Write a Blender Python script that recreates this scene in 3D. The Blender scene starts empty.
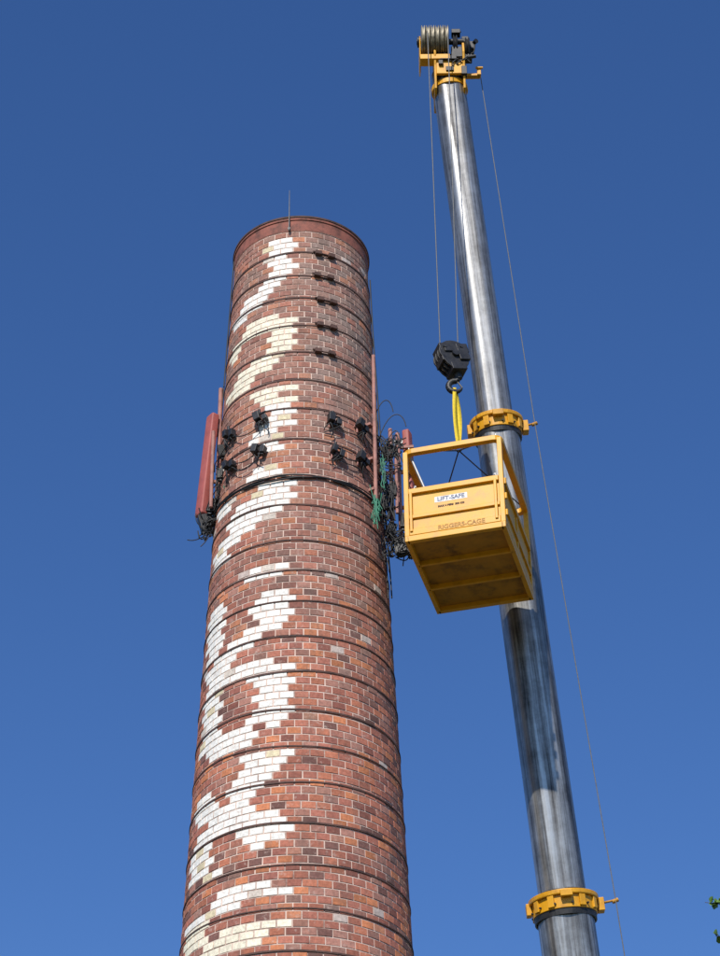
import bpy, bmesh, math, random
from mathutils import Vector, Matrix
random.seed(7)
scene = bpy.context.scene
COL = scene.collection
EYE = 1.6
# ------------------------------------------------------------------ materials
def new_mat(name, color, rough=0.6, metal=0.0, var=0.25, scale=6.0, bump=0.15, stretch=(1,1,1), dark=None, coord='Object', spec=0.5, detail=6):
    m = bpy.data.materials.new(name); m.use_nodes = True
    nt = m.node_tree; N = nt.nodes; L = nt.links
    b = N['Principled BSDF']
    b.inputs['Roughness'].default_value = rough
    b.inputs['Metallic'].default_value = metal
    b.inputs['Specular IOR Level'].default_value = spec
    tc = N.new('ShaderNodeTexCoord'); mp = N.new('ShaderNodeMapping')
    mp.inputs['Scale'].default_value = stretch
    L.new(tc.outputs[coord], mp.inputs['Vector'])
    nz = N.new('ShaderNodeTexNoise'); nz.inputs['Scale'].default_value = scale; nz.inputs['Detail'].default_value = detail
    nz.inputs['Roughness'].default_value = 0.65
    L.new(mp.outputs[0], nz.inputs['Vector'])
    cr = N.new('ShaderNodeValToRGB')
    d = dark if dark else tuple(c*(1-var*1.6) for c in color)
    h = tuple(min(1, c*(1+var)) for c in color)
    cr.color_ramp.elements[0].position = 0.32; cr.color_ramp.elements[0].color = (*d, 1)
    cr.color_ramp.elements[1].position = 0.68; cr.color_ramp.elements[1].color = (*h, 1)
    e = cr.color_ramp.elements.new(0.5); e.color = (*color, 1)
    L.new(nz.outputs['Fac'], cr.inputs[0]); L.new(cr.outputs[0], b.inputs['Base Color'])
    if bump:
        bp = N.new('ShaderNodeBump'); bp.inputs['Strength'].default_value = bump; bp.inputs['Distance'].default_value = 0.01
        L.new(nz.outputs['Fac'], bp.inputs['Height']); L.new(bp.outputs[0], b.inputs['Normal'])
    mr = N.new('ShaderNodeMapRange'); mr.inputs['To Min'].default_value = max(0.05, rough-0.1); mr.inputs['To Max'].default_value = min(1, rough+0.12)
    L.new(nz.outputs['Fac'], mr.inputs[0]); L.new(mr.outputs[0], b.inputs['Roughness'])
    return m

M_yellow = new_mat('yellow_paint', (0.72,0.345,0.008), 0.45, 0, 0.07, 4, 0.05, dark=(0.54,0.245,0.010))
M_yellow_d = new_mat('yellow_paint_shaded', (0.42,0.20,0.02), 0.7, 0, 0.2, 4, 0.1, dark=(0.17,0.085,0.02))  # yellow darkened for the shade under the basket floor; rope guides share it
M_black = new_mat('black_casting', (0.018,0.018,0.02), 0.5, 0, 0.4, 8, 0.2)
M_cable = new_mat('black_cable', (0.015,0.015,0.016), 0.55, 0, 0.3, 10, 0)
M_green = new_mat('green_cable', (0.03,0.20,0.12), 0.5, 0, 0.3, 10, 0)
M_wire = new_mat('steel_rope', (0.16,0.16,0.16), 0.6, 0.3, 0.2, 30, 0)
M_galv = new_mat('galvanised_steel', (0.40,0.40,0.40), 0.5, 0.5, 0.2, 9, 0.1)
M_band = new_mat('rusty_band', (0.085,0.042,0.033), 0.8, 0, 0.4, 7, 0.2)
M_redp = new_mat('red_painted_antenna', (0.38,0.095,0.08), 0.6, 0, 0.15, 4, 0.05)
M_pinkp = new_mat('faded_red_pipe', (0.36,0.17,0.14), 0.7, 0, 0.25, 7, 0.1)
M_cap = new_mat('cap_rust_paint', (0.25,0.085,0.06), 0.8, 0, 0.35, 5, 0.2, dark=(0.09,0.04,0.03))
M_sling = new_mat('yellow_webbing', (0.78,0.56,0.03), 0.8, 0, 0.15, 30, 0.3)
M_sheave = new_mat('sheave_nylon', (0.26,0.23,0.17), 0.5, 0.3, 0.4, 12, 0.1)
M_white = new_mat('white_decal', (0.75,0.75,0.74), 0.5, 0, 0.1, 20, 0)
M_blue = new_mat('decal_print', (0.05,0.07,0.16), 0.5, 0, 0.1, 20, 0)
M_letter = new_mat('embossed_lettering', (0.42,0.19,0.02), 0.6, 0, 0.3, 12, 0)
M_rubber = new_mat('tyre_rubber', (0.03,0.03,0.03), 0.85, 0, 0.3, 8, 0.2)
M_glass = new_mat('cab_glass', (0.03,0.04,0.05), 0.1, 0, 0.1, 3, 0)
M_bark = new_mat('bark', (0.12,0.085,0.06), 0.95, 0, 0.4, 9, 0.8, stretch=(1,1,0.2))

# brick: per-brick colour attribute plus weathering
def brick_material():
    m = bpy.data.materials.new('chimney_brick'); m.use_nodes = True
    nt = m.node_tree; N = nt.nodes; L = nt.links; b = N['Principled BSDF']
    b.inputs['Roughness'].default_value = 0.85; b.inputs['Specular IOR Level'].default_value = 0.3
    at = N.new('ShaderNodeAttribute'); at.attribute_name = 'brickcol'
    tc = N.new('ShaderNodeTexCoord')
    n1 = N.new('ShaderNodeTexNoise'); n1.inputs['Scale'].default_value = 22; n1.inputs['Detail'].default_value = 7; n1.inputs['Roughness'].default_value = 0.7
    L.new(tc.outputs['Object'], n1.inputs['Vector'])
    r1 = N.new('ShaderNodeMapRange'); r1.inputs['From Min'].default_value=0.3; r1.inputs['From Max'].default_value=0.7
    r1.inputs['To Min'].default_value=0.66; r1.inputs['To Max'].default_value=1.25
    L.new(n1.outputs['Fac'], r1.inputs[0])
    mul = N.new('ShaderNodeVectorMath'); mul.operation='SCALE'
    L.new(at.outputs['Color'], mul.inputs[0]); L.new(r1.outputs[0], mul.inputs['Scale'])
    mp = N.new('ShaderNodeMapping'); mp.inputs['Scale'].default_value=(1.8,1.8,0.5); L.new(tc.outputs['Object'], mp.inputs['Vector'])
    n2 = N.new('ShaderNodeTexNoise'); n2.inputs['Scale'].default_value=1.6; n2.inputs['Detail'].default_value=9; n2.inputs['Roughness'].default_value=0.72
    L.new(mp.outputs[0], n2.inputs['Vector'])
    r2 = N.new('ShaderNodeMapRange'); r2.inputs['From Min'].default_value=0.50; r2.inputs['From Max'].default_value=0.68
    r2.inputs['To Min'].default_value=0.0; r2.inputs['To Max'].default_value=0.5
    L.new(n2.outputs['Fac'], r2.inputs[0])
    mul2 = N.new('ShaderNodeMath'); mul2.operation='MULTIPLY'
    inv = N.new('ShaderNodeMapRange')  # white glazed bricks shed dirt
    sep = N.new('ShaderNodeSeparateColor'); L.new(at.outputs['Color'], sep.inputs[0])
    inv.inputs['From Min'].default_value=0.25; inv.inputs['From Max'].default_value=0.6; inv.inputs['To Min'].default_value=1.0; inv.inputs['To Max'].default_value=0.25
    L.new(sep.outputs[1], inv.inputs[0]); L.new(r2.outputs[0], mul2.inputs[0]); L.new(inv.outputs[0], mul2.inputs[1])
    mx = N.new('ShaderNodeMix'); mx.data_type='RGBA'
    L.new(mul2.outputs[0], mx.inputs[0]); L.new(mul.outputs[0], mx.inputs[6]); mx.inputs[7].default_value=(0.13,0.09,0.075,1)
    n3 = N.new('ShaderNodeTexNoise'); n3.inputs['Scale'].default_value=9; n3.inputs['Detail'].default_value=9; n3.inputs['Roughness'].default_value=0.78
    L.new(tc.outputs['Object'], n3.inputs['Vector'])
    r3 = N.new('ShaderNodeMapRange'); r3.inputs['From Min'].default_value=0.56; r3.inputs['From Max'].default_value=0.67
    r3.inputs['To Min'].default_value=0.0; r3.inputs['To Max'].default_value=0.65
    L.new(n3.outputs['Fac'], r3.inputs[0])
    mx2 = N.new('ShaderNodeMix'); mx2.data_type='RGBA'
    L.new(r3.outputs[0], mx2.inputs[0]); L.new(mx.outputs[2], mx2.inputs[6]); mx2.inputs[7].default_value=(0.55,0.42,0.36,1)
    L.new(mx2.outputs[2], b.inputs['Base Color'])
    bp = N.new('ShaderNodeBump'); bp.inputs['Strength'].default_value=0.5; bp.inputs['Distance'].default_value=0.008
    L.new(n1.outputs['Fac'], bp.inputs['Height']); L.new(bp.outputs[0], b.inputs['Normal'])
    return m
M_brick = brick_material()
M_mortar = new_mat('lime_mortar', (0.50,0.38,0.32), 0.95, 0, 0.25, 2.2, 0.3, dark=(0.18,0.10,0.08))

def boom_material():
    m = bpy.data.materials.new('boom_steel'); m.use_nodes=True
    nt=m.node_tree; N=nt.nodes; L=nt.links; b=N['Principled BSDF']
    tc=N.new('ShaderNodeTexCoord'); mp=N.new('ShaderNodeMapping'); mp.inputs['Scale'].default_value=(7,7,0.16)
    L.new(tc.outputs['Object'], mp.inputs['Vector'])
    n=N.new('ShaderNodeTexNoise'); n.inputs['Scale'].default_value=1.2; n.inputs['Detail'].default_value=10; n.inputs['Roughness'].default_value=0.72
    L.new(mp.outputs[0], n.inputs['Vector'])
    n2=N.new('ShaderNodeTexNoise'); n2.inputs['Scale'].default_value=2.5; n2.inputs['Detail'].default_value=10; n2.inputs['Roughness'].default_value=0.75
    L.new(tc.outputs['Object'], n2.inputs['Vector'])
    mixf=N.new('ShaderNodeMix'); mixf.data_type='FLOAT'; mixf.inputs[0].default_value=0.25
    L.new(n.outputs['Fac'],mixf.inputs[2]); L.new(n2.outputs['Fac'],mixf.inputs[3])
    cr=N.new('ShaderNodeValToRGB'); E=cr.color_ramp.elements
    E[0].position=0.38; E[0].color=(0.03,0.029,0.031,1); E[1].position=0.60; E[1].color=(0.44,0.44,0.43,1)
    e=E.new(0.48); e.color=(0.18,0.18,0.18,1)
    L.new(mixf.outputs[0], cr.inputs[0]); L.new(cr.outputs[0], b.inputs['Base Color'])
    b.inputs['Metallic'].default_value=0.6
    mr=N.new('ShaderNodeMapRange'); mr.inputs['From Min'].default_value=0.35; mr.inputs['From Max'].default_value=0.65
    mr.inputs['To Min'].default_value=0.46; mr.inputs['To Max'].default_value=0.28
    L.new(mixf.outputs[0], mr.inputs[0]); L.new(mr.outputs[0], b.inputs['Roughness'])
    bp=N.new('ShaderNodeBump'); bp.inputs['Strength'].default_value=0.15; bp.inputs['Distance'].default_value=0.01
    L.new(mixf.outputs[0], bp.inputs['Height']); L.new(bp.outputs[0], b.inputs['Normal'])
    return m
M_boom = boom_material()

# ------------------------------------------------------------------ mesh helpers
def empty(name, loc=(0,0,0), mat=None):
    o = bpy.data.objects.new(name, None); COL.objects.link(o)
    if mat is not None: o.matrix_world = mat
    else: o.location = loc
    return o

class MB:
    """accumulates geometry, then becomes one mesh object"""
    def __init__(s): s.v=[]; s.f=[]; s.sm=[]
    def add(s, v, f, smooth=False):
        o=len(s.v); s.v+= [tuple(p) for p in v]; s.f+=[tuple(i+o for i in q) for q in f]; s.sm+=[smooth]*len(f)
    def box(s, c, h, ax=None):
        c=Vector(c); ax = ax or (Vector((1,0,0)),Vector((0,1,0)),Vector((0,0,1)))
        vs=[]
        for k in (-1,1):
            for j in (-1,1):
                for i in (-1,1):
                    vs.append(c+ax[0]*h[0]*i+ax[1]*h[1]*j+ax[2]*h[2]*k)
        s.add(vs,[(0,2,3,1),(4,5,7,6),(0,1,5,4),(2,6,7,3),(0,4,6,2),(1,3,7,5)])
    def beam(s, a, b, w, h=None):
        a=Vector(a); b=Vector(b); h=h or w; d=(b-a); l=d.length; d.normalize()
        up=Vector((0,0,1)) if abs(d.z)<0.9 else Vector((0,1,0))
        x=d.cross(up).normalized(); y=x.cross(d).normalized()
        s.box((a+b)/2,(w/2,h/2,l/2),(x,y,d))
    def tube(s, a, b, r, r2=None, n=12, cap=True):
        a=Vector(a); b=Vector(b); r2 = r if r2 is None else r2
        d=(b-a).normalized(); up=Vector((0,0,1)) if abs(d.z)<0.9 else Vector((1,0,0))
        x=d.cross(up).normalized(); y=d.cross(x).normalized()
        vs=[]
        for p,rr in ((a,r),(b,r2)):
            for i in range(n):
                t=2*math.pi*i/n; vs.append(p+(x*math.cos(t)+y*math.sin(t))*rr)
        fs=[(i,(i+1)%n,n+(i+1)%n,n+i) for i in range(n)]
        s.add(vs,fs,True)
        if cap:
            s.add(vs[:n],[tuple(range(n))[::-1]]); s.add(vs[n:],[tuple(range(n))])
    def lathe(s, c, d, prof, n=28, smooth=True):
        c=Vector(c); d=Vector(d).normalized(); up=Vector((0,0,1)) if abs(d.z)<0.9 else Vector((1,0,0))
        x=d.cross(up).normalized(); y=d.cross(x).normalized(); vs=[]
        for (h,r) in prof:
            for i in range(n):
                t=2*math.pi*i/n; vs.append(c+d*h+(x*math.cos(t)+y*math.sin(t))*r)
        fs=[]
        for k in range(len(prof)-1):
            for i in range(n):
                fs.append((k*n+i,k*n+(i+1)%n,(k+1)*n+(i+1)%n,(k+1)*n+i))
        s.add(vs,fs,smooth)
    def obj(s, name, mat, parent=None, bevel=0, mw=None):
        me=bpy.data.meshes.new(name); me.from_pydata(s.v,[],s.f); me.update()
        me.polygons.foreach_set('use_smooth', s.sm)
        me.materials.append(mat)
        bm=bmesh.new(); bm.from_mesh(me); bmesh.ops.recalc_face_normals(bm, faces=bm.faces); bm.to_mesh(me); bm.free()
        o=bpy.data.objects.new(name, me); COL.objects.link(o)
        if mw is not None: o.matrix_local = mw
        if parent: o.parent=parent
        if bevel:
            md=o.modifiers.new('bevel','BEVEL'); md.width=bevel; md.segments=2; md.limit_method='ANGLE'; md.angle_limit=math.radians(50)
        return o

def wires(name, paths, r, mat, parent=None, res=4):
    cu=bpy.data.curves.new(name,'CURVE'); cu.dimensions='3D'; cu.bevel_depth=r; cu.bevel_resolution=1; cu.resolution_u=res
    for p in paths:
        sp=cu.splines.new('NURBS'); sp.points.add(len(p)-1)
        for i,q in enumerate(p): sp.points[i].co=(q[0],q[1],q[2],1)
        sp.order_u=min(4,len(p)); sp.use_endpoint_u=True
    cu.materials.append(mat)
    o=bpy.data.objects.new(name,cu); COL.objects.link(o)
    if parent: o.parent=parent
    return o

# ------------------------------------------------------------------ ground
def ground():
    m = bpy.data.materials.new('gravel_yard'); m.use_nodes=True
    N=m.node_tree.nodes; L=m.node_tree.links; b=N['Principled BSDF']; b.inputs['Roughness'].default_value=0.95
    tc=N.new('ShaderNodeTexCoord'); n=N.new('ShaderNodeTexNoise'); n.inputs['Scale'].default_value=0.06; n.inputs['Detail'].default_value=12
    L.new(tc.outputs['Object'],n.inputs['Vector'])
    cr=N.new('ShaderNodeValToRGB'); cr.color_ramp.elements[0].position=0.45; cr.color_ramp.elements[0].color=(0.05,0.075,0.025,1)
    cr.color_ramp.elements[1].position=0.62; cr.color_ramp.elements[1].color=(0.20,0.175,0.14,1)
    L.new(n.outputs['Fac'],cr.inputs[0]); L.new(cr.outputs[0],b.inputs['Base Color'])
    g=MB(); S=3000
    g.add([(-S,-S,0),(S,-S,0),(S,S,0),(-S,S,0)],[(0,1,2,3)])
    g.obj('ground',m)
ground()

# ------------------------------------------------------------------ chimney
CX, CY, TOP = -0.975, 30.0, 28.05
def R(z): return 1.630-0.0382*(z-15.1)
def cp(theta, z, off=0.0):
    t=math.radians(theta); r=R(z)+off
    return Vector((CX+r*math.sin(t), CY-r*math.cos(t), z))
def frame(theta):
    t=math.radians(theta)
    return Vector((math.cos(t),math.sin(t),0)), Vector((math.sin(t),-math.cos(t),0)), Vector((0,0,1))

chimney = empty('brick_chimney')
mb=MB(); mb.lathe((CX,CY,0),(0,0,1),[(0,R(0)),(TOP-0.02,R(TOP)),(TOP-0.02,R(TOP)-0.3),(TOP-6,R(TOP)-0.3)],128)
mb.obj('mortar_core',M_mortar,chimney)

LET = [
 (27.60,["......XXXX","......XXXX","......XXXX","......XXXX",".......XXX",".......XXX","......XXXX","......XXX.",".....XXXX.","...XXXXX..",".XXXXXX...","XXXXXX....","XXXX......"]),
 (25.90,["....XXXXX.","..XXXXXXXX","XXXXXXXXXX","XXX...XXXX","XX.....XXX",".......XXX","......XXXX",".....XXXX.","...XXXXX..",".XXXXXX...","XXXXX.....","XXXX......"]),
 (24.36,[".....XXXXX",".....XXXX.",".......XXX",".......XXX",".......XXX",".......XXX","......XXXX","......XXX.","X....XXXX.","XX...XXX..",".......XX."]),
 (22.75,["......XXX.",".....XXXX.","..........","XXX....XXX","XXX..XXXXX","....XXXXXX","...XXXXXXX","..XXXXXXX.","..XXXXXX..",".XXXXX....","XXXX......","XXX.......","XXX......."]),
 (20.88,["......XXXX",".....XXXX.","..........","XXX.......","XXX....XXX","XXX...XXXX","XXX...XXXX","XXX...XXXX","XXX....XXX","XXX...XXX.","XX..XXXX..","..XXXXX...","XXXXXX....","XXXX......"]),
 (19.30,["...XXXXX..",".XXXXXXXX.","XXXXXXXXXX","XXXX..XXXX","XXX....XXX","XXX....XXX","XXX....XXX","XXX....XXX","XXX....XXX","XXX...XXXX","XXXXXXXXX.",".XXXXXXX..","..XXXXX..."]),
 (17.62,["......XXXX","......XXXX","......XXX.","XX...XXXX.","XXX..XXX..","XXXX.XXX..",".XXXXXX...","..XXXXXX..",".XXXXXXXX.","XXXXXXXXXX","XXX...XXXX","XXX....XXX","XXX....XX.","XXX.......","..XXX....."]),
 (15.55,["....XXXXX.","...XXXXXXX","XXXXXXX...","XXXX......","XXX.......","XXX..XXXXX","...XXXXXX.","XXXXXXXXX."]),
 (13.9,["XXXXXXXXXX","XXX...XXX.","XXX.......","XXXXXXX...","XXX.......","XXX....XXX","XXXXXXXXXX"]),
 (12.0,["XXX....XXX","XXX....XXX","XXX....XXX","XXXXXXXXXX","XXX....XXX","XXX....XXX","XXX....XXX"]),
 (10.2,["XXXXXXX...","XXX..XXX..","XXX...XXX.","XXX...XXX.","XXX...XXX.","XXX..XXX..","XXXXXXX..."]),
]
def is_white(theta,z):
    tl=-66; tr=-5
    c=(theta-tl)/(tr-tl)*10
    if c<-0.5 or c>=10.4: return False
    c=min(max(c,0),9.99)
    for top,rows in LET:
        h=len(rows)*0.1215
        if top-h<z<=top:
            r=int((top-z)/0.1215); r=min(r,len(rows)-1)
            return rows[r][int(c)]=='X'
    return False

V=[];F=[];C=[]
PAL=[(0.41,0.148,0.098),(0.45,0.16,0.095),(0.37,0.135,0.095),(0.54,0.195,0.092),(0.27,0.10,0.075),(0.36,0.17,0.13),(0.18,0.085,0.07)]
WT =[8,6,7,4,4.5,4,2.5]
z=0.02; ch=0.121; course=0; J=0.0125
while z+ch<TOP-0.02:
    zc=z+ch/2
    n=round(2*math.pi*R(zc)/0.212/2)*2
    off=(0.5 if course%2 else 0)+random.uniform(-0.06,0.06)
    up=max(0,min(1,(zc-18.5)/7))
    rowtint=random.uniform(0.92,1.08)
    for i in range(n):
        a0=(i+off)/n*360-180; w=360/n; ac=a0+w/2
        t=((ac+180)%360)-180
        j=math.degrees((J/2)/R(zc))*random.uniform(0.8,1.4)
        pr=0.007+random.uniform(-0.0025,0.0025)
        if is_white(t,zc) and random.random()>0.012:
            q=random.random()
            if q<0.06: c=(0.70,0.60,0.40)
            elif q<0.10: c=(0.66,0.58,0.50)
            else: c=(0.88,0.85,0.79)
            if zc<15.2 or (24<zc<26) : c=tuple(a*b for a,b in zip(c,(1,0.95,0.80)))
            s=random.uniform(0.92,1.03); c=tuple(x*s for x in c)
        else:
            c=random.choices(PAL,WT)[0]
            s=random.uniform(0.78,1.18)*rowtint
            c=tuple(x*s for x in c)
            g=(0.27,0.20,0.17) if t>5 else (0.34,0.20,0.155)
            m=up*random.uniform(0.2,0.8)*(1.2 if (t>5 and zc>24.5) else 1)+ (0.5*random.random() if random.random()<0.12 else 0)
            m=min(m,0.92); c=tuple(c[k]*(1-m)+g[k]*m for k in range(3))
            if random.random()<0.010: c=(0.55,0.45,0.40)
        b=len(V); z0=z+0.002; z1=z+ch-J
        ins=0.0035; ia=math.degrees(ins/R(zc))
        A0=a0+j;A1=a0+w-j
        for (aa,zz,o) in ((A0,z0,-0.012),(A1,z0,-0.012),(A1,z1,-0.012),(A0,z1,-0.012),
                          (A0+ia,z0+ins,pr),(ac,z0+ins,pr),(A1-ia,z0+ins,pr),(A1-ia,z1-ins,pr),(ac,z1-ins,pr),(A0+ia,z1-ins,pr)):
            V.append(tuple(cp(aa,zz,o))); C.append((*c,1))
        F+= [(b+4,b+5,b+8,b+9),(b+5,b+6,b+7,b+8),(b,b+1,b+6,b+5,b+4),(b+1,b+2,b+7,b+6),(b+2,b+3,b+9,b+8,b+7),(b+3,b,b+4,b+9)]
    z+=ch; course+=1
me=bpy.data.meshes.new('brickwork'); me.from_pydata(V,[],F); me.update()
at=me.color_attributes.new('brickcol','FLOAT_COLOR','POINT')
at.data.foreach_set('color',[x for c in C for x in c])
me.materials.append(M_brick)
o=bpy.data.objects.new('brickwork',me); COL.objects.link(o); o.parent=chimney

# cap ring
mb=MB(); r=R(TOP)
mb.lathe((CX,CY,TOP-0.30),(0,0,1),[(0,r+0.006),(0.0,r+0.022),(0.22,r+0.024),(0.225,r+0.040),(0.27,r+0.040),(0.27,r-0.1)],128,smooth=False)
mb.obj('cap_ring',M_cap,chimney)
mb=MB()
mb.lathe((CX,CY,TOP-0.028),(0,0,1),[(0,r-0.1),(0,r+0.052),(0.035,r+0.052),(0.037,r-0.25),(-0.02,r-0.3)],128,smooth=False)
mb.obj('cap_flashing',M_band,chimney)
BZ=[27.22,26.72,26.18,25.62,25.04,24.42,23.85,23.20,21.92,21.25,20.67,20.12,19.50,18.87,18.22,17.62,17.02,16.38,15.72,15.08,14.42,13.8,13.1,12.4,11.7,11.0,10.2,9.4,8.6,7.7,6.8,5.9,4.9,3.9,2.8,1.6]
mb=MB(); lug=MB()
for bi,bz in enumerate(BZ):
    n=120; vs=[]; ta=random.uniform(0,6.28); tl=random.uniform(0.0,0.035); hh=random.uniform(0.009,0.015)
    for k,(o_,dz) in enumerate(((0.004,-hh),(0.018,-hh),(0.018,hh),(0.004,hh))):
        for i in range(n):
            t=360*i/n; wob=tl*math.sin(math.radians(t)+ta)+0.006*math.sin(math.radians(t)*5+ta*3)
            vs.append(cp(t,bz+dz+wob,o_))
    fs=[]
    for k in range(4):
        k2=(k+1)%4
        for i in range(n): fs.append((k*n+i,k*n+(i+1)%n,k2*n+(i+1)%n,k2*n+i))
    mb.add(vs,fs,False)
    ths = [21+random.uniform(-1.5,1.5)] if bz>24.9 else [random.choice([-150,130,170,-125])]
    if bz>24.9: ths.append(-159)
    for th in ths:
        for dx in (-0.12,0.10):
            ax=frame(th+math.degrees(dx/R(bz)))
            lug.box(cp(th+math.degrees(dx/R(bz)),bz,0.05),(0.055,0.035,0.036),ax)
            lug.box(cp(th+math.degrees(dx*1.3/R(bz)),bz+0.035,0.03),(0.05,0.012,0.012),ax)
        lug.tube(cp(th-8,bz,0.055),cp(th+8,bz,0.055),0.013,n=8)
mb.obj('steel_bands',M_band,chimney)
lug.obj('band_lugs',M_band,chimney,bevel=0.004)
mb=MB(); mb.tube(cp(-8,TOP-0.35,0.075),cp(-8,TOP+0.0,0.075),0.010,n=8); mb.tube(cp(-8,TOP,0.075),cp(-8,TOP,0.075)+Vector((0,0,0.58)),0.010,0.005,n=8)
mb.box(cp(-8,TOP-0.30,0.05),(0.02,0.03,0.02),frame(-8))
mb.obj('lightning_rod',M_wire,chimney)
paths=[[cp(-84+random.uniform(-1,1),zz,0.03) for zz in [28.0,27,26,25,24,23.2,22.6]],
       [cp(-79+random.uniform(-2,2),zz,0.035) for zz in [26.9,26.4,25.8,25.1]],
       [cp(80+random.uniform(-2,2),zz,0.03+random.uniform(0,0.03)) for zz in [27.4,26.7,26,25.2,24.5,23.8,23,22,21.4,20.9]],
       [cp(74+random.uniform(-2.5,2.5),zz,0.03) for zz in [24.5,24,23.5,23,22.2,21.5,20.8]],
       ]
wires('down_conductors',paths,0.012,M_cable,chimney)

# ------------------------------------------------------------------ telecom equipment on the stack
tele = empty('antenna_mount_ring')
paths=[]
for k in range(5):
    paths.append([cp(t,22.44+0.022*(k%3)-0.02+0.03*math.sin(t*0.07+k*2)+random.uniform(-0.012,0.012),0.035+0.012*(k%2)) for t in range(-180,184,6)])
wires('cable_ring',paths,0.010,M_cable,tele)
clamps=MB(); arms=MB(); cab=[]
for th in (23,48,-23,-50):
    for zz in (23.66,22.99):
        th2=th+random.uniform(-3,3); z2=zz+random.uniform(-0.06,0.06); ax0=frame(th2)
        rr=random.uniform(-0.35,0.35)
        ax=(ax0[0]*math.cos(rr)+ax0[2]*math.sin(rr),ax0[1],ax0[2]*math.cos(rr)-ax0[0]*math.sin(rr))
        k=random.uniform(0.8,1.1)
        arms.box(cp(th2,z2,0.035),(0.10,0.03,0.025),ax0)
        arms.tube(cp(th2-3,z2+0.13,0.05),cp(th2-3,z2-0.14,0.05),0.016,n=8)
        clamps.box(cp(th2-2.2,z2+0.025,0.11),(0.05*k,0.06,0.075*k),ax)
        clamps.box(cp(th2+3.2,z2-0.02,0.09),(0.04,0.05,0.055/k),ax)
        if random.random()<0.6: clamps.box(cp(th2+0.5,z2+0.075,0.10),(0.09,0.018,0.010),ax)
        clamps.box(cp(th2+0.5+random.uniform(-2,2),z2-0.09,0.08),(0.05,0.03,0.014),ax)
        if random.random()<0.5: clamps.tube(cp(th2-1,z2+0.1,0.09),cp(th2-1,z2+0.17,0.10),0.022,n=8)
        for q in range(random.randint(2,4)):
            s=cp(th2+random.uniform(-3,4),z2-0.07,0.11); e=cp(th2+random.uniform(-7,7),z2-random.uniform(0.12,0.35),0.04)
            mid=(s+e)/2+Vector((random.uniform(-.08,.08),-0.04,random.uniform(-.08,0.05)))
            cab.append([s,s+Vector((0,-0.02,-0.06)),mid,e])
arms.obj('mount_brackets',M_pinkp,tele,bevel=0.004)
clamps.obj('junction_boxes',M_black,tele,bevel=0.008)
for th0,th1 in ((23,48),(-23,-50),(48,82),(-50,-84)):
    for zz in (23.6,22.95,23.1):
        s=cp(th0,zz,0.08); e=cp(th1,zz-random.uniform(-0.1,0.25),0.07); m=cp((th0+th1)/2,zz-random.uniform(0.05,0.3),0.10)
        cab.append([s,cp(th0*0.8+th1*0.2,zz-0.15,0.1),m,cp(th0*0.2+th1*0.8,zz-0.1,0.1),e])
wires('jumper_cables',cab,0.0085,M_cable,tele)
mb=MB()
mb.tube(cp(57,22.35,0.10),cp(57,22.35,0.10)+Vector((0,0,2.95)),0.032,n=14)
for zz in (22.6,23.2,23.9): mb.box(cp(57,zz,0.05),(0.05,0.06,0.025),frame(57))
mb.obj('mast_pipe',M_pinkp,tele,bevel=0.003)

def panel_antenna(base, top, face, w, d, name='panel_antenna'):
    root=empty(name)
    base=Vector(base); top=Vector(top); up=(top-base).normalized()
    f=Vector(face); f=(f-up*f.dot(up)).normalized(); s=up.cross(f).normalized()
    n=28; vs=[]
    L=(top-base).length
    prof=[(0,0.80),(0.015,0.96),(0.04,1),(L-0.04,1),(L-0.015,0.96),(L,0.80)]
    for h,k in prof:
        for i in range(n):
            t=2*math.pi*i/n; c,sn=math.cos(t),math.sin(t)
            x=math.copysign(abs(c)**0.30,c)*w/2*k; y=math.copysign(abs(sn)**0.40,sn)*d/2*k
            vs.append(base+up*h+s*x+f*y)
    fs=[(k*n+i,k*n+(i+1)%n,(k+1)*n+(i+1)%n,(k+1)*n+i) for k in range(len(prof)-1) for i in range(n)]
    fs+=[tuple(range(n))[::-1],tuple(range((len(prof)-1)*n,len(prof)*n))]
    m=MB(); m.add(vs,fs,True); m.obj('radome',M_redp,root)
    b=MB()
    for h in (0.18,L-0.2):
        p=base+up*h-f*(d/2+0.05); b.box(p,(0.05,0.06,0.04),(s,f,up)); b.box(p-f*0.08,(0.07,0.02,0.05),(s,f,up))
    b.obj('tilt_brackets',M_galv,root,bevel=0.004)
    c=MB()
    for k in (-0.06,-0.02,0.03,0.07):
        c.tube(base+s*k*w*4,base+s*k*w*4-up*0.09,0.016,n=8)
    c.obj('connectors',M_black,root)
    return root
panel_antenna((-2.53,29.75,22.50),(-2.40,29.80,24.55),(-0.8,-0.6,0),0.21,0.14)
panel_antenna((0.84,30.0,22.35),(0.78,30.0,24.32),(0.9,-0.35,0),0.19,0.12)
mb=MB()
mb.tube((-2.29,29.85,22.45),(-2.29,29.85,25.15),0.036,n=14)
mb.tube((-2.36,29.5,22.5),(-2.36,29.5,24.0),0.03,n=12)
for zz in (22.8,23.25,24.2): mb.beam((-2.50,29.80,zz),(-2.05,29.95,zz),0.05)
mb.tube((0.50,29.7,21.95),(0.50,29.7,24.15),0.034,n=14)
mb.tube((0.64,29.75,21.7),(0.62,29.75,24.1),0.036,n=14)
mb.tube((0.58,29.45,22.3),(0.58,29.45,23.6),0.026,n=12)
for zz in (22.1,22.7,23.4,23.9): mb.beam((0.18,29.9,zz),(0.88,29.85,zz),0.05)
mb.obj('standoff_poles',M_pinkp,tele,bevel=0.003)
mb=MB()
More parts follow.
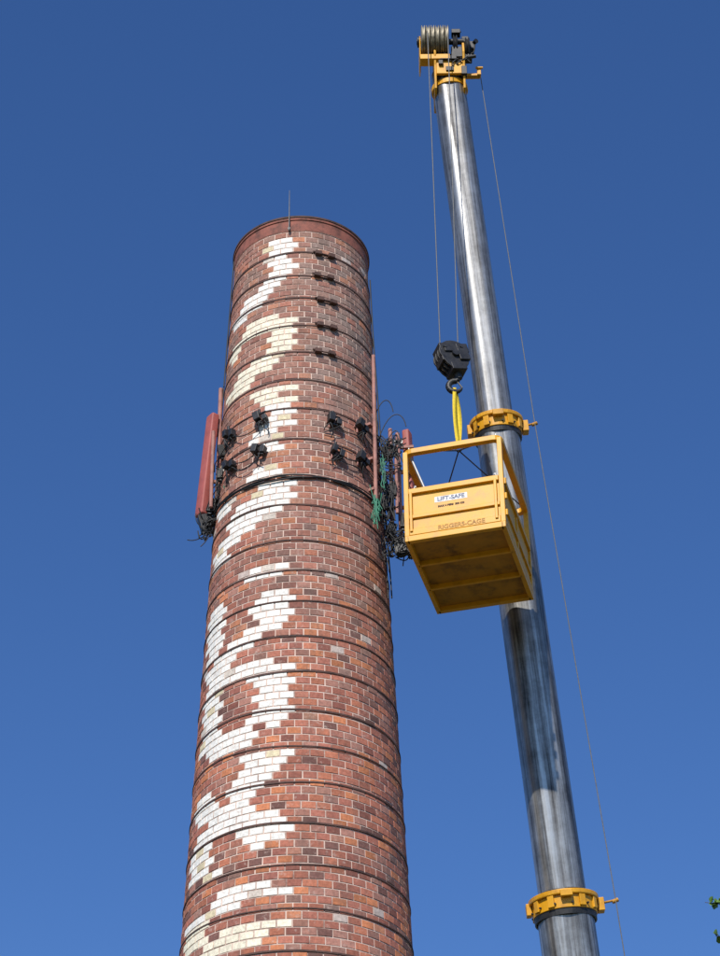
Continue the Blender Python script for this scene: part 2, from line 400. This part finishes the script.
for c,h in (((-2.46,29.72,22.34),(0.09,0.07,0.14)),((-2.34,29.62,22.60),(0.07,0.06,0.12)),((-2.22,29.45,23.55),(0.05,0.05,0.11)),((-2.23,29.45,23.1),(0.05,0.05,0.09)),
            ((0.62,29.55,21.72),(0.09,0.08,0.13)),((0.78,29.7,21.75),(0.06,0.07,0.10)),((0.48,29.55,22.05),(0.07,0.06,0.11)),((0.70,29.6,22.25),(0.06,0.06,0.13)),((0.42,29.5,23.5),(0.05,0.05,0.1)),((0.52,29.45,22.75),(0.05,0.05,0.12))):
    ax=Matrix.Rotation(random.uniform(-0.3,0.3),3,'Z')@Matrix.Rotation(random.uniform(-0.35,0.35),3,'Y')
    A=(ax@Vector((1,0,0)),ax@Vector((0,1,0)),ax@Vector((0,0,1)))
    mb.box(c,h,A)
    for q in range(5):
        mb.box(Vector(c)-A[1]*(h[1]+0.012)+A[0]*((q-2)*h[0]*0.4),(0.004,0.012,h[2]*0.9),A)
    mb.box(Vector(c)-A[2]*(h[2]+0.02),(h[0]*0.5,h[1]*0.5,0.02),A)
mb.obj('radio_units',M_black,tele,bevel=0.006)
def tangle(c,sz,n,loops=6):
    out=[]
    for k in range(n):
        p=Vector(c)+Vector([random.uniform(-1,1)*sz[i] for i in range(3)]); pts=[p.copy()]
        for q in range(loops):
            tgt=Vector(c)+Vector([random.uniform(-1,1)*sz[i] for i in range(3)])
            p=p.lerp(tgt,0.7); pts.append(p.copy())
        out.append(pts)
    return out
wires('left_cable_tangle',tangle((-2.36,29.65,22.30),(0.20,0.15,0.25),16)+tangle((-2.18,29.5,22.9),(0.15,0.12,0.55),14)+tangle((-2.42,29.6,22.0),(0.14,0.1,0.16),5)+tangle((-2.13,29.4,23.6),(0.1,0.1,0.35),7),0.010,M_cable,tele)
wires('right_cable_tangle',tangle((0.58,29.5,21.75),(0.27,0.15,0.34),20)+tangle((0.42,29.45,22.6),(0.20,0.12,0.65),20)+tangle((0.5,29.4,23.5),(0.28,0.1,0.5),14)+tangle((0.36,29.3,21.5),(0.10,0.1,0.5),5,3),0.0095,M_cable,tele)
wires('green_ground_wire',tangle((0.24,29.05,22.10),(0.11,0.06,0.45),9)+tangle((0.36,29.15,22.9),(0.08,0.06,0.4),5)+tangle((-2.12,29.35,22.6),(0.06,0.06,0.3),4),0.0075,M_green,tele)
wires('loose_leads',[[(-2.45,29.7,22.1),(-2.6,29.6,21.9),(-2.72,29.6,21.95)],[(-2.4,29.7,22.2),(-2.62,29.6,22.2),(-2.6,29.6,22.45)],[(-2.35,29.6,22.1),(-2.4,29.5,21.85),(-2.5,29.5,21.75)],
   [(0.3,29.4,23.7),(0.5,29.3,24.35),(0.72,29.3,24.2),(0.75,29.3,23.9)],[(0.35,29.4,23.4),(0.6,29.3,24.15),(0.66,29.3,23.6)],[(0.2,29.3,23.9),(0.32,29.3,24.5),(0.5,29.3,24.6),(0.55,29.3,24.2)]],0.008,M_cable,tele)

# ------------------------------------------------------------------ crane boom
H=Vector((1.72,29.6,30.2+EYE)); Lp=Vector((3.0,31.5,14.45+EYE))
d=(H-Lp).normalized(); XL=(Vector((1,0,0))-d*d.x).normalized(); YL=d.cross(XL)
BM=Matrix((( XL.x,YL.x,d.x,H.x),(XL.y,YL.y,d.y,H.y),(XL.z,YL.z,d.z,H.z),(0,0,0,1)))
crane=empty('telescopic_crane')
def section(z0,z1,r,name):
    n=48; vs=[]; 
    for zz in (z0,z1):
        for i in range(n):
            t=2*math.pi*i/n; c,s=math.cos(t),math.sin(t)
            k=1/((abs(c)**2.5+abs(s)**2.5)**(1/2.5))
            k*=1+0.016*math.cos(6*t)
            vs.append((r*k*c*0.97,r*k*s,zz))
    fs=[(i,(i+1)%n,n+(i+1)%n,n+i) for i in range(n)]
    m=MB(); m.add(vs,fs,True); m.add(vs[:n],[tuple(range(n))]); m.add(vs[n:],[tuple(range(n))])
    return m.obj(name,M_boom,crane,mw=BM)
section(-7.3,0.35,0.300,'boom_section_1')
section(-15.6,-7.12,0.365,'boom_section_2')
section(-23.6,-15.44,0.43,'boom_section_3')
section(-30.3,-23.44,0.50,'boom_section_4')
def collar(zc,r,arm):
    m=MB()
    m.lathe((0,0,zc),(0,0,1),[(-0.02,r-0.10),(-0.02,r-0.005),(0.0,r),(0.055,r),(0.055,r-0.12)],48,smooth=False)
    m.lathe((0,0,zc-0.22),(0,0,1),[(0,r-0.075),(0,r-0.045),(0.20,r-0.045),(0.20,r-0.09)],48,smooth=False)
    for a in (-150,-118,-62,-30,25,75,115,150):
        t=math.radians(a); c=(math.cos(t)*(r-0.035),math.sin(t)*(r-0.035),zc-0.11)
        m.box(c,(0.022,0.05,0.088),(Vector((math.cos(t),math.sin(t),0)),Vector((-math.sin(t),math.cos(t),0)),Vector((0,0,1))))
    m.box((r+0.02,0.02,zc-0.08),(0.05,0.09,0.10)); m.box((-r+0.0,0.02,zc-0.07),(0.04,0.08,0.09))
    m.box((0,-r-0.005,zc-0.02),(0.09,0.04,0.05))
    m.obj('boom_collar',M_yellow,crane,bevel=0.008,mw=BM)
    k=MB(); k.lathe((0,0,zc-0.31),(0,0,1),[(0,r-0.09),(0.0,r-0.065),(0.088,r-0.06),(0.088,r-0.09)],48,smooth=False)
    k.lathe((0,0,zc+0.055),(0,0,1),[(0,r-0.12),(0.06,r-0.135)],48,smooth=False)
    for a in range(0,360,30):
        t=math.radians(a+9); k.tube((math.cos(t)*(r-0.06),math.sin(t)*(r-0.06),zc-0.15),(math.cos(t)*(r-0.015),math.sin(t)*(r-0.015),zc-0.15),0.016,n=6)
    k.obj('wear_pads',M_black,crane,mw=BM)
    g=MB(); g.tube((r+0.05,0,zc-0.05),(arm-0.03,0,zc-0.03),0.018,n=10); g.tube((arm-0.05,-0.0,zc-0.05),(arm+0.04,0,zc-0.02),0.032,n=10)
    g.obj('rope_guide',M_yellow_d,crane,mw=BM)
collar(-7.1,0.455,0.64)
collar(-15.42,0.53,0.78)
collar(-23.42,0.60,0.85)
def bl(x,y,z): return BM@Vector((x,y,z))
wires('auxiliary_rope',[[bl(0.60,0,0.35),bl(0.64,-0.02,-7.12)],[bl(0.64,-0.02,-7.12),bl(0.78,-0.02,-15.44)],[bl(0.78,-0.02,-15.44),bl(0.85,0,-23.4)],[bl(0.85,0,-23.4),bl(0.9,0.6,-29)]],0.009,M_wire,crane)

# boom head
SY,SZ=29.22,31.07+EYE; SR=0.31
m=MB(); nS=6
for i in range(nS):
    x0=1.22+i*0.085
    m.lathe((x0,SY,SZ),(1,0,0),[(0,0.05),(0,SR-0.03),(0.006,SR-0.01),(0.014,SR),(0.038,SR-0.06),(0.060,SR),(0.068,SR-0.01),(0.073,SR-0.03),(0.073,0.05)],36)
m.obj('head_sheaves',M_sheave,crane)
m=MB()
m.tube((1.14,SY,SZ),(2.0,SY,SZ),0.055,n=16); m.tube((1.15,SY,SZ),(1.19,SY,SZ),0.10,n=16)
m.obj('sheave_pin',M_black,crane,bevel=0.004)
m=MB()
def plate(mb,x,pts,t=0.02):
    n=len(pts); v=[(x-t,y,z) for y,z in pts]+[(x+t,y,z) for y,z in pts]
    mb.add(v,[tuple(range(n))[::-1],tuple(range(n,2*n))]+[(i,(i+1)%n,n+(i+1)%n,n+i) for i in range(n)])
z0=SZ
for x in (1.46,1.98):
    plate(m,x,[(29.30,z0-1.10),(29.9,z0-1.15),(30.0,z0-0.6),(29.75,z0-0.05),(29.45,z0+0.10),(29.15,z0-0.1),(29.12,z0-0.35),(29.2,z0-0.6)])
plate(m,1.195,[(29.5,z0-0.50),(29.75,z0-0.35),(29.55,z0+0.1),(29.2,z0+0.14),(29.1,z0-0.05),(29.2,z0-0.4)],0.012)
m.box((1.72,29.24,z0-0.62),(0.24,0.03,0.20)); m.box((1.46,29.25,z0-0.44),(0.27,0.10,0.06))
m.box((1.72,29.75,z0-0.35),(0.235,0.06,0.35))
m.lathe(tuple(BM@Vector((0,0,-0.05))),tuple(d),[(0,0.29),(0,0.335),(0.10,0.335),(0.10,0.29)],32,smooth=False)
m.box((2.14,29.45,z0-0.66),(0.14,0.05,0.03)); m.box((2.26,29.42,z0-0.60),(0.035,0.05,0.09)); m.tube((2.2,29.36,z0-0.54),(2.33,29.36,z0-0.54),0.025,n=10)
m.obj('head_frame',M_yellow,crane,bevel=0.008)
m=MB()
m.lathe((2.02,29.32,z0-0.12),(1,0,0),[(0,0.03),(0,0.22),(0.015,0.24),(0.04,0.19),(0.065,0.24),(0.08,0.22),(0.08,0.03)],28)
m.lathe((1.80,29.32,z0-0.05),(1,0,0),[(0,0.03),(0,0.22),(0.015,0.24),(0.04,0.19),(0.065,0.24),(0.08,0.22),(0.08,0.03)],28)
m.box((2.03,29.35,z0+0.12),(0.06,0.09,0.07)); m.box((2.15,29.35,z0-0.05),(0.04,0.10,0.10)); m.box((2.06,29.3,z0-0.36),(0.08,0.08,0.05))
m.box((1.86,29.3,z0-0.30),(0.10,0.13,0.13)); m.box((1.70,29.20,z0-0.46),(0.15,0.05,0.045)); m.box((1.72,29.195,z0-0.72),(0.07,0.015,0.05))
m.box((1.56,29.18,z0-0.58),(0.04,0.03,0.05)); m.tube((1.60,29.6,z0-0.2),(1.85,29.6,z0-0.2),0.2,n=20)
m.tube((1.98,29.2,z0-0.45),(2.2,29.2,z0-0.40),0.035,n=10); m.box((1.98,29.25,z0-0.75),(0.05,0.06,0.10))
m.tube((2.17,29.3,z0+0.02),(2.23,29.2,z0-0.0),0.035,0.045,n=12)
m.tube((1.88,29.25,z0+0.2),(1.95,29.25,z0+0.30),0.02,n=8); m.box((1.86,29.2,z0+0.20),(0.08,0.07,0.05))
m.obj('head_fittings',M_black,crane,bevel=0.006)
wires('head_hoses',tangle((2.08,29.25,z0-0.15),(0.14,0.08,0.28),7)+tangle((1.9,29.2,z0-0.5),(0.22,0.05,0.2),6)+tangle((1.5,29.2,z0-0.35),(0.25,0.05,0.08),3),0.011,M_cable,crane)

RY=SY-SR+0.03
wires('hoist_rope',[[(1.331,RY,SZ),(1.331,28.9,25.2)],[(1.70,RY,SZ),(1.62,28.9,25.15)]],0.009,M_wire,crane)
hb=Matrix.Translation((1.515,28.9,24.95))@Matrix.Rotation(math.radians(-14),4,'Y')@Matrix.Rotation(math.radians(20),4,'Z')
m=MB()
for y in (-0.13,-0.045,0.045,0.13):
    pts=[]
    for i in range(20):
        t=2*math.pi*i/20; pts.append((0.27*math.cos(t)*(1.0 if math.sin(t)>0 else 0.86),0.27*math.sin(t)+(0.02 if math.sin(t)>0 else -0.05)))
    n=len(pts); v=[(a,y-0.014,b) for a,b in pts]+[(a,y+0.014,b) for a,b in pts]
    m.add(v,[tuple(range(n))[::-1],tuple(range(n,2*n))]+[(i,(i+1)%n,n+(i+1)%n,n+i) for i in range(n)])
m.box((0.17,0,0.13),(0.10,0.15,0.09)); m.box((-0.16,0,0.15),(0.07,0.145,0.08)); m.box((0,0,-0.25),(0.13,0.15,0.07)); m.box((-0.2,0,-0.05),(0.05,0.14,0.08))
m.box((0.14,-0.15,-0.02),(0.09,0.03,0.12)); m.box((-0.05,-0.15,0.08),(0.12,0.02,0.04))
m.tube((0,-0.19,0),(0,0.19,0),0.06,n=14); m.tube((0.15,-0.18,0.14),(0.15,0.18,0.14),0.03,n=10); m.tube((-0.15,-0.18,0.14),(-0.15,0.18,0.14),0.03,n=10)
m.tube((0,0,-0.3),(0,0,-0.42),0.07,0.055,n=14)
m.obj('hook_block',M_black,crane,bevel=0.008,mw=hb)
m=MB()
for y in (-0.088,0.0,0.088): m.lathe((0,y-0.025,0),(0,1,0),[(0,0.05),(0,0.22),(0.01,0.235),(0.025,0.20),(0.04,0.235),(0.05,0.22),(0.05,0.05)],28)
m.obj('block_sheaves',M_galv,crane,mw=hb)
m=MB()
HC=Vector((1.55,28.9,24.37))
path=[(0.03,0.30,0.04),(0.03,0.20,0.045)]+[(-0.0+0.11*math.cos(math.radians(a)),0.02+0.11*math.sin(math.radians(a)),0.05 if a<250 else 0.05-0.03*(a-250)/90) for a in range(75,345,20)]
for i in range(len(path)-1):
    a=path[i];b=path[i+1]; m.tube(HC+Vector((a[0],0,a[1])),HC+Vector((b[0],0,b[1])),a[2],b[2],n=12)
m.beam(HC+Vector((0.02,-0.01,0.13)),HC+Vector((0.11,-0.01,-0.02)),0.02)
m.obj('lifting_hook',M_black,crane)

# ------------------------------------------------------------------ work basket
BMW=Matrix.Translation((1.66,28.93,20.84))@Matrix.Rotation(math.radians(-14.5),4,'Z')
basket=empty('crane_work_basket',mat=BMW)
W,D,T,P=0.732,1.0,1.66,0.90
m=MB()
for y in (-D,-0.34,0.34,D):
    m.box((0,y,0.05),(W-0.001,0.04 if abs(y)==D else 0.022,0.05))
for x in (-W,W): m.box((x,0,0.052),(0.035,D+0.04,0.052))
for x in (-W,W):
    for y in (-D,D): m.box((x,y,(T+0.10)/2),(0.037,0.037,(T-0.10)/2))
def ring(z,w,dd,h):
    c=0.10
    pts=[]
    for cx,cy,a0 in ((W-c,-D+c,-90),(W-c,D-c,0),(-W+c,D-c,90),(-W+c,-D+c,180)):
        for k in range(6):
            t=math.radians(a0+18*k); pts.append((cx+c*math.cos(t),cy+c*math.sin(t),math.cos(t),math.sin(t)))
    n=len(pts); vs=[]
    for o_,dz in ((-w,-h),(w,-h),(w,h),(-w,h)):
        for x,y,nx,ny in pts: vs.append((x+nx*o_,y+ny*o_,z+dz))
    m.add(vs,[(k*n+i,k*n+(i+1)%n,((k+1)%4)*n+(i+1)%n,((k+1)%4)*n+i) for k in range(4) for i in range(n)])
ring(T,0.047,0,0.045)
for y,s in ((-D,-1),(D,1)):
    m.box((0,y+s*0.010,P),(W-0.038,0.043,0.045)); m.box((0,y+s*0.004,0.44),(W-0.038,0.036,0.030)); m.box((0,y+s*0.004,0.16),(W-0.038,0.036,0.055))
for x,s in ((-W,-1),(W,1)):
    m.box((x+s*0.006,0,P),(0.043,D-0.038,0.04)); m.box((x+s*0.004,0,0.44),(0.036,D-0.038,0.035)); m.box((x+s*0.004,0,0.14),(0.036,D-0.038,0.048))
    m.box((x,0,0.52),(0.03,0.03,0.34))
for x in (-0.66,0.64): m.box((x,-D-0.050,0.52),(0.022,0.012,0.36))
for z_ in (0.25,0.55,0.82): m.tube((0.79,-D-0.03,z_-0.05),(0.79,-D-0.03,z_+0.05),0.022,n=10)
m.obj('frame',M_yellow,basket,bevel=0.007)
m=MB()
for y in (-D,D): m.box((0,y,0.50),(W-0.04,0.006,0.37))
for x in (-W,W): m.box((x,0,0.50),(0.006,D-0.04,0.37))
m.obj('side_panels',M_yellow,basket)
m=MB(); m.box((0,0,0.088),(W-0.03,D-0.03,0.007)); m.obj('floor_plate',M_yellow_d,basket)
m=MB()
for x in (-W,W):
    for y in (-D,D): 
        m.box((x*0.93,y*0.95,T+0.065),(0.008,0.04,0.04)); m.tube((x*0.93-0.03,y*0.95,T+0.07),(x*0.93+0.03,y*0.95,T+0.07),0.014,n=8)
m.tube((-0.62,-0.9,1.08),(-0.62,0.9,1.08),0.018,n=8); m.tube((0.62,-0.9,1.08),(0.62,0.9,1.08),0.018,n=8)
for x in (-0.62,0.62):
    for y in (-0.9,0,0.9): m.tube((x,y,1.08),(x*1.13,y,0.9),0.014,n=8)
m.tube((-0.66,-0.93,1.60),(-0.44,-0.93,0.92),0.018,n=8)
m.obj('grab_rails',M_galv,basket,bevel=0.002)
m=MB(); m.box((-0.05,-D-0.0075,0.70),(0.25,0.0015,0.050)); m.obj('maker_plate',M_white,basket)
def text(s,size,loc,mat,name):
    cu=bpy.data.curves.new(name,'FONT'); cu.body=s; cu.size=size; cu.align_x='CENTER'; cu.align_y='CENTER'; cu.extrude=0.001; cu.offset=0.003
    cu.materials.append(mat); t=bpy.data.objects.new(name,cu); COL.objects.link(t); t.parent=basket
    t.location=loc; t.rotation_euler=(math.radians(90),0,0)
text('LIFT-SAFE',0.10,(-0.05,-D-0.0105,0.70),M_blue,'plate_lettering')
text('RIGGERS-CAGE',0.105,(0.10,-D-0.0425,0.16),M_letter,'rail_lettering')
text('MAX 4 PERS  500 KG',0.045,(-0.05,-D-0.0075,0.57),M_band,'load_lettering')

apex=Vector((1.56,28.92,23.22))
rib=MB()
for k,(dx,dy,ww) in enumerate(((-0.026,-0.035,0.032),(0.028,0.02,0.038))):
    N_=14; vs=[]
    for q in range(N_+1):
        t=q/N_; tw=0.6*math.sin(t*3+k*1.5)
        c=Vector((1.545,28.9,24.34)).lerp(apex,t)+Vector((dx*(0.4+0.8*math.sin(t*3.14)),dy,0))
        e=Vector((math.cos(tw),math.sin(tw),0))*ww*(0.8+0.4*math.sin(t*3.1)); nrm=Vector((-math.sin(tw),math.cos(tw),0))*0.004
        vs+=[c-e-nrm,c+e-nrm,c+e+nrm,c-e+nrm]
    fs=[]
    for q in range(N_):
        for j in range(4): fs.append((q*4+j,q*4+(j+1)%4,(q+1)*4+(j+1)%4,(q+1)*4+j))
    rib.add(vs,fs,True)
rib.obj('webbing_sling',M_sling,crane)
m=MB(); N_=16
for q in range(N_):
    a=2*math.pi*q/N_; b=2*math.pi*(q+1)/N_
    m.tube(apex+Vector((0.05*math.cos(a),0,0.08*math.sin(a)-0.04)),apex+Vector((0.05*math.cos(b),0,0.08*math.sin(b)-0.04)),0.014,n=8,cap=False)
m.obj('master_link',M_black,crane)
legs=[]
for x in (-W,W):
    for y in (-D,D): legs.append([apex+Vector((0,0,-0.1)),BMW@Vector((x*0.93,y*0.95,T+0.07))])
wires('sling_legs',legs,0.011,M_cable,crane)

bp_=BM@Vector((0,0,-30.1)); bx,by=bp_.x,bp_.y
m=MB(); m.box((bx+1,by+0.9,1.25),(5.2,1.25,0.28)); m.box((bx+0.3,by+0.4,2.0),(1.4,1.1,0.4)); m.box((bx-3.5,by+0.9,2.0),(0.8,1.2,0.75)); m.box((bx+1.9,by+0.5,2.3),(0.8,1.0,0.6)); m.box((bx-0.3,by-0.9,2.1),(0.9,0.45,0.8))
for x in (-3.8,4.6):
    m.box((bx+x*0.9,by+0.9,0.9),(0.15,3.0,0.12))
    for y in (-2.1,3.9): m.tube((bx+x*0.9,by+y,0.15),(bx+x*0.9,by+y,0.9),0.08,n=12); m.tube((bx+x*0.9,by+y,0.02),(bx+x*0.9,by+y,0.15),0.35,n=16)
m.obj('carrier_body',M_yellow,crane,bevel=0.05)
m=MB()
for x in (-3.3,-1.7,1.8,3.2,4.6):
    for y in (-0.3,2.1): m.lathe((bx+x,by+y-0.17,0.63),(0,1,0),[(0,0.1),(0,0.5),(0.05,0.62),(0.29,0.62),(0.34,0.5),(0.34,0.1)],28)
m.obj('wheels',M_rubber,crane)
m=MB(); m.box((bx-3.55,by-0.31,2.3),(0.55,0.012,0.3)); m.box((bx-4.31,by+0.9,2.3),(0.012,1.0,0.32)); m.box((bx-0.3,by-1.36,2.4),(0.6,0.012,0.35))
m.obj('cab_windows',M_glass,crane)

# ------------------------------------------------------------------ tree at the right
tree=empty('broadleaf_tree')
tw=MB(); tx,ty=5.6,15.6
tw.tube((tx,ty,0),(tx-0.1,ty,2.5),0.20,0.15,n=12); tw.tube((tx-0.1,ty,2.5),(tx,ty,5.5),0.15,0.10,n=12); tw.tube((tx,ty,5.5),(tx+0.1,ty,9.6),0.10,0.02,n=10)
leafc=[]
def limb(a,b,r,depth):
    a=Vector(a); b=Vector(b)
    tw.tube(a,b,r,r*0.5,n=7)
    if depth==0: leafc.append((a.lerp(b,0.5),b)); return
    for k in range(4):
        s=a.lerp(b,random.uniform(0.4,1)); dd=(b-a).length*0.6
        e=s+Vector((random.uniform(-1,1),random.uniform(-1,1),random.uniform(-0.3,0.8))).normalized()*dd
        e.x=max(e.x,3.3)
        limb(s,e,r*0.45,depth-1)
for i in range(13):
    z0=3.0+i*0.48; a=i*2.4; l=2.0*math.sin(min(1,(10.2-z0)/4.5)*1.57)
    limb((tx,ty,z0),(tx+math.cos(a)*l,ty+math.sin(a)*l,z0+0.8),0.06,2)
TW=[((3.5,15.1,8.62),(2.42,15.0,8.72)),((3.5,15.1,8.3),(2.47,15.0,8.46))]
for a,b in TW: tw.tube(a,b,0.012,0.002,n=6)
tw.obj('trunk_and_limbs',M_bark,tree)
lf=MB()
def leaf(p,s):
    u=Vector([random.uniform(-1,1) for _ in range(3)]).normalized(); w=u.orthogonal().normalized()*0.4
    nn=u.cross(w).normalized()*0.08
    lf.add([p,p+(u*0.35+w+nn)*s,p+(u*0.75+w*0.7+nn)*s,p+u*s,p+(u*0.75-w*0.7+nn)*s,p+(u*0.35-w+nn)*s],[(0,1,2,3),(0,3,4,5)])
for a,b in leafc:
    for k in range(16):
        p=a.lerp(b,random.uniform(0,1.1))+Vector([random.gauss(0,0.11) for _ in range(3)])
        leaf(p,random.uniform(0.07,0.13))
for a,b in TW:
    a=Vector(a);b=Vector(b)
    for k in range(70):
        p=a.lerp(b,random.uniform(0.3,1.0)); leaf(p,random.uniform(0.05,0.085))
M_leaf=new_mat('leaf',(0.11,0.20,0.035),0.5,0,0.35,3,0)
lf.obj('foliage',M_leaf,tree)

# ------------------------------------------------------------------ light
EL,AZ=math.radians(40),math.radians(14)
sv=Vector((-math.sin(AZ)*math.cos(EL),-math.cos(AZ)*math.cos(EL),math.sin(EL)))
sl=bpy.data.lights.new('sun','SUN'); sl.energy=4.6; sl.angle=math.radians(0.5); sl.color=(1.0,0.94,0.84)
so=bpy.data.objects.new('sun',sl); COL.objects.link(so); so.rotation_euler=sv.to_track_quat('Z','Y').to_euler(); so.location=sv*60
w=bpy.data.worlds.new('World'); scene.world=w; w.use_nodes=True
N=w.node_tree.nodes; L=w.node_tree.links
sky=N.new('ShaderNodeTexSky'); sky.sky_type='NISHITA'; sky.sun_disc=False; sky.sun_elevation=EL; sky.sun_rotation=math.pi+AZ
sky.air_density=1.0; sky.dust_density=0.0; sky.ozone_density=5.0
hs=N.new('ShaderNodeHueSaturation'); hs.inputs['Saturation'].default_value=1.17; hs.inputs['Hue'].default_value=0.510
L.new(sky.outputs[0],hs.inputs['Color'])
bg=N['Background']; L.new(hs.outputs[0],bg.inputs['Color']); bg.inputs['Strength'].default_value=0.135
scene.view_settings.view_transform='Standard'; scene.view_settings.look='None'; scene.view_settings.exposure=0

# ------------------------------------------------------------------ camera
cam=bpy.data.cameras.new('camera'); co=bpy.data.objects.new('camera',cam); COL.objects.link(co)
cam.lens=86.2; cam.sensor_width=36; cam.sensor_fit='AUTO'; cam.clip_end=10000; cam.clip_start=0.1
p=math.radians(36); a=0.0127
r0=Vector((1,0,0)); u0=Vector((0,-math.sin(p),math.cos(p))); f0=Vector((0,math.cos(p),math.sin(p)))
r_=r0*math.cos(a)-u0*math.sin(a); u_=u0*math.cos(a)+r0*math.sin(a); b_=-f0
co.matrix_world=Matrix(((r_.x,u_.x,b_.x,0),(r_.y,u_.y,b_.y,0),(r_.z,u_.z,b_.z,EYE),(0,0,0,1)))
scene.camera=co
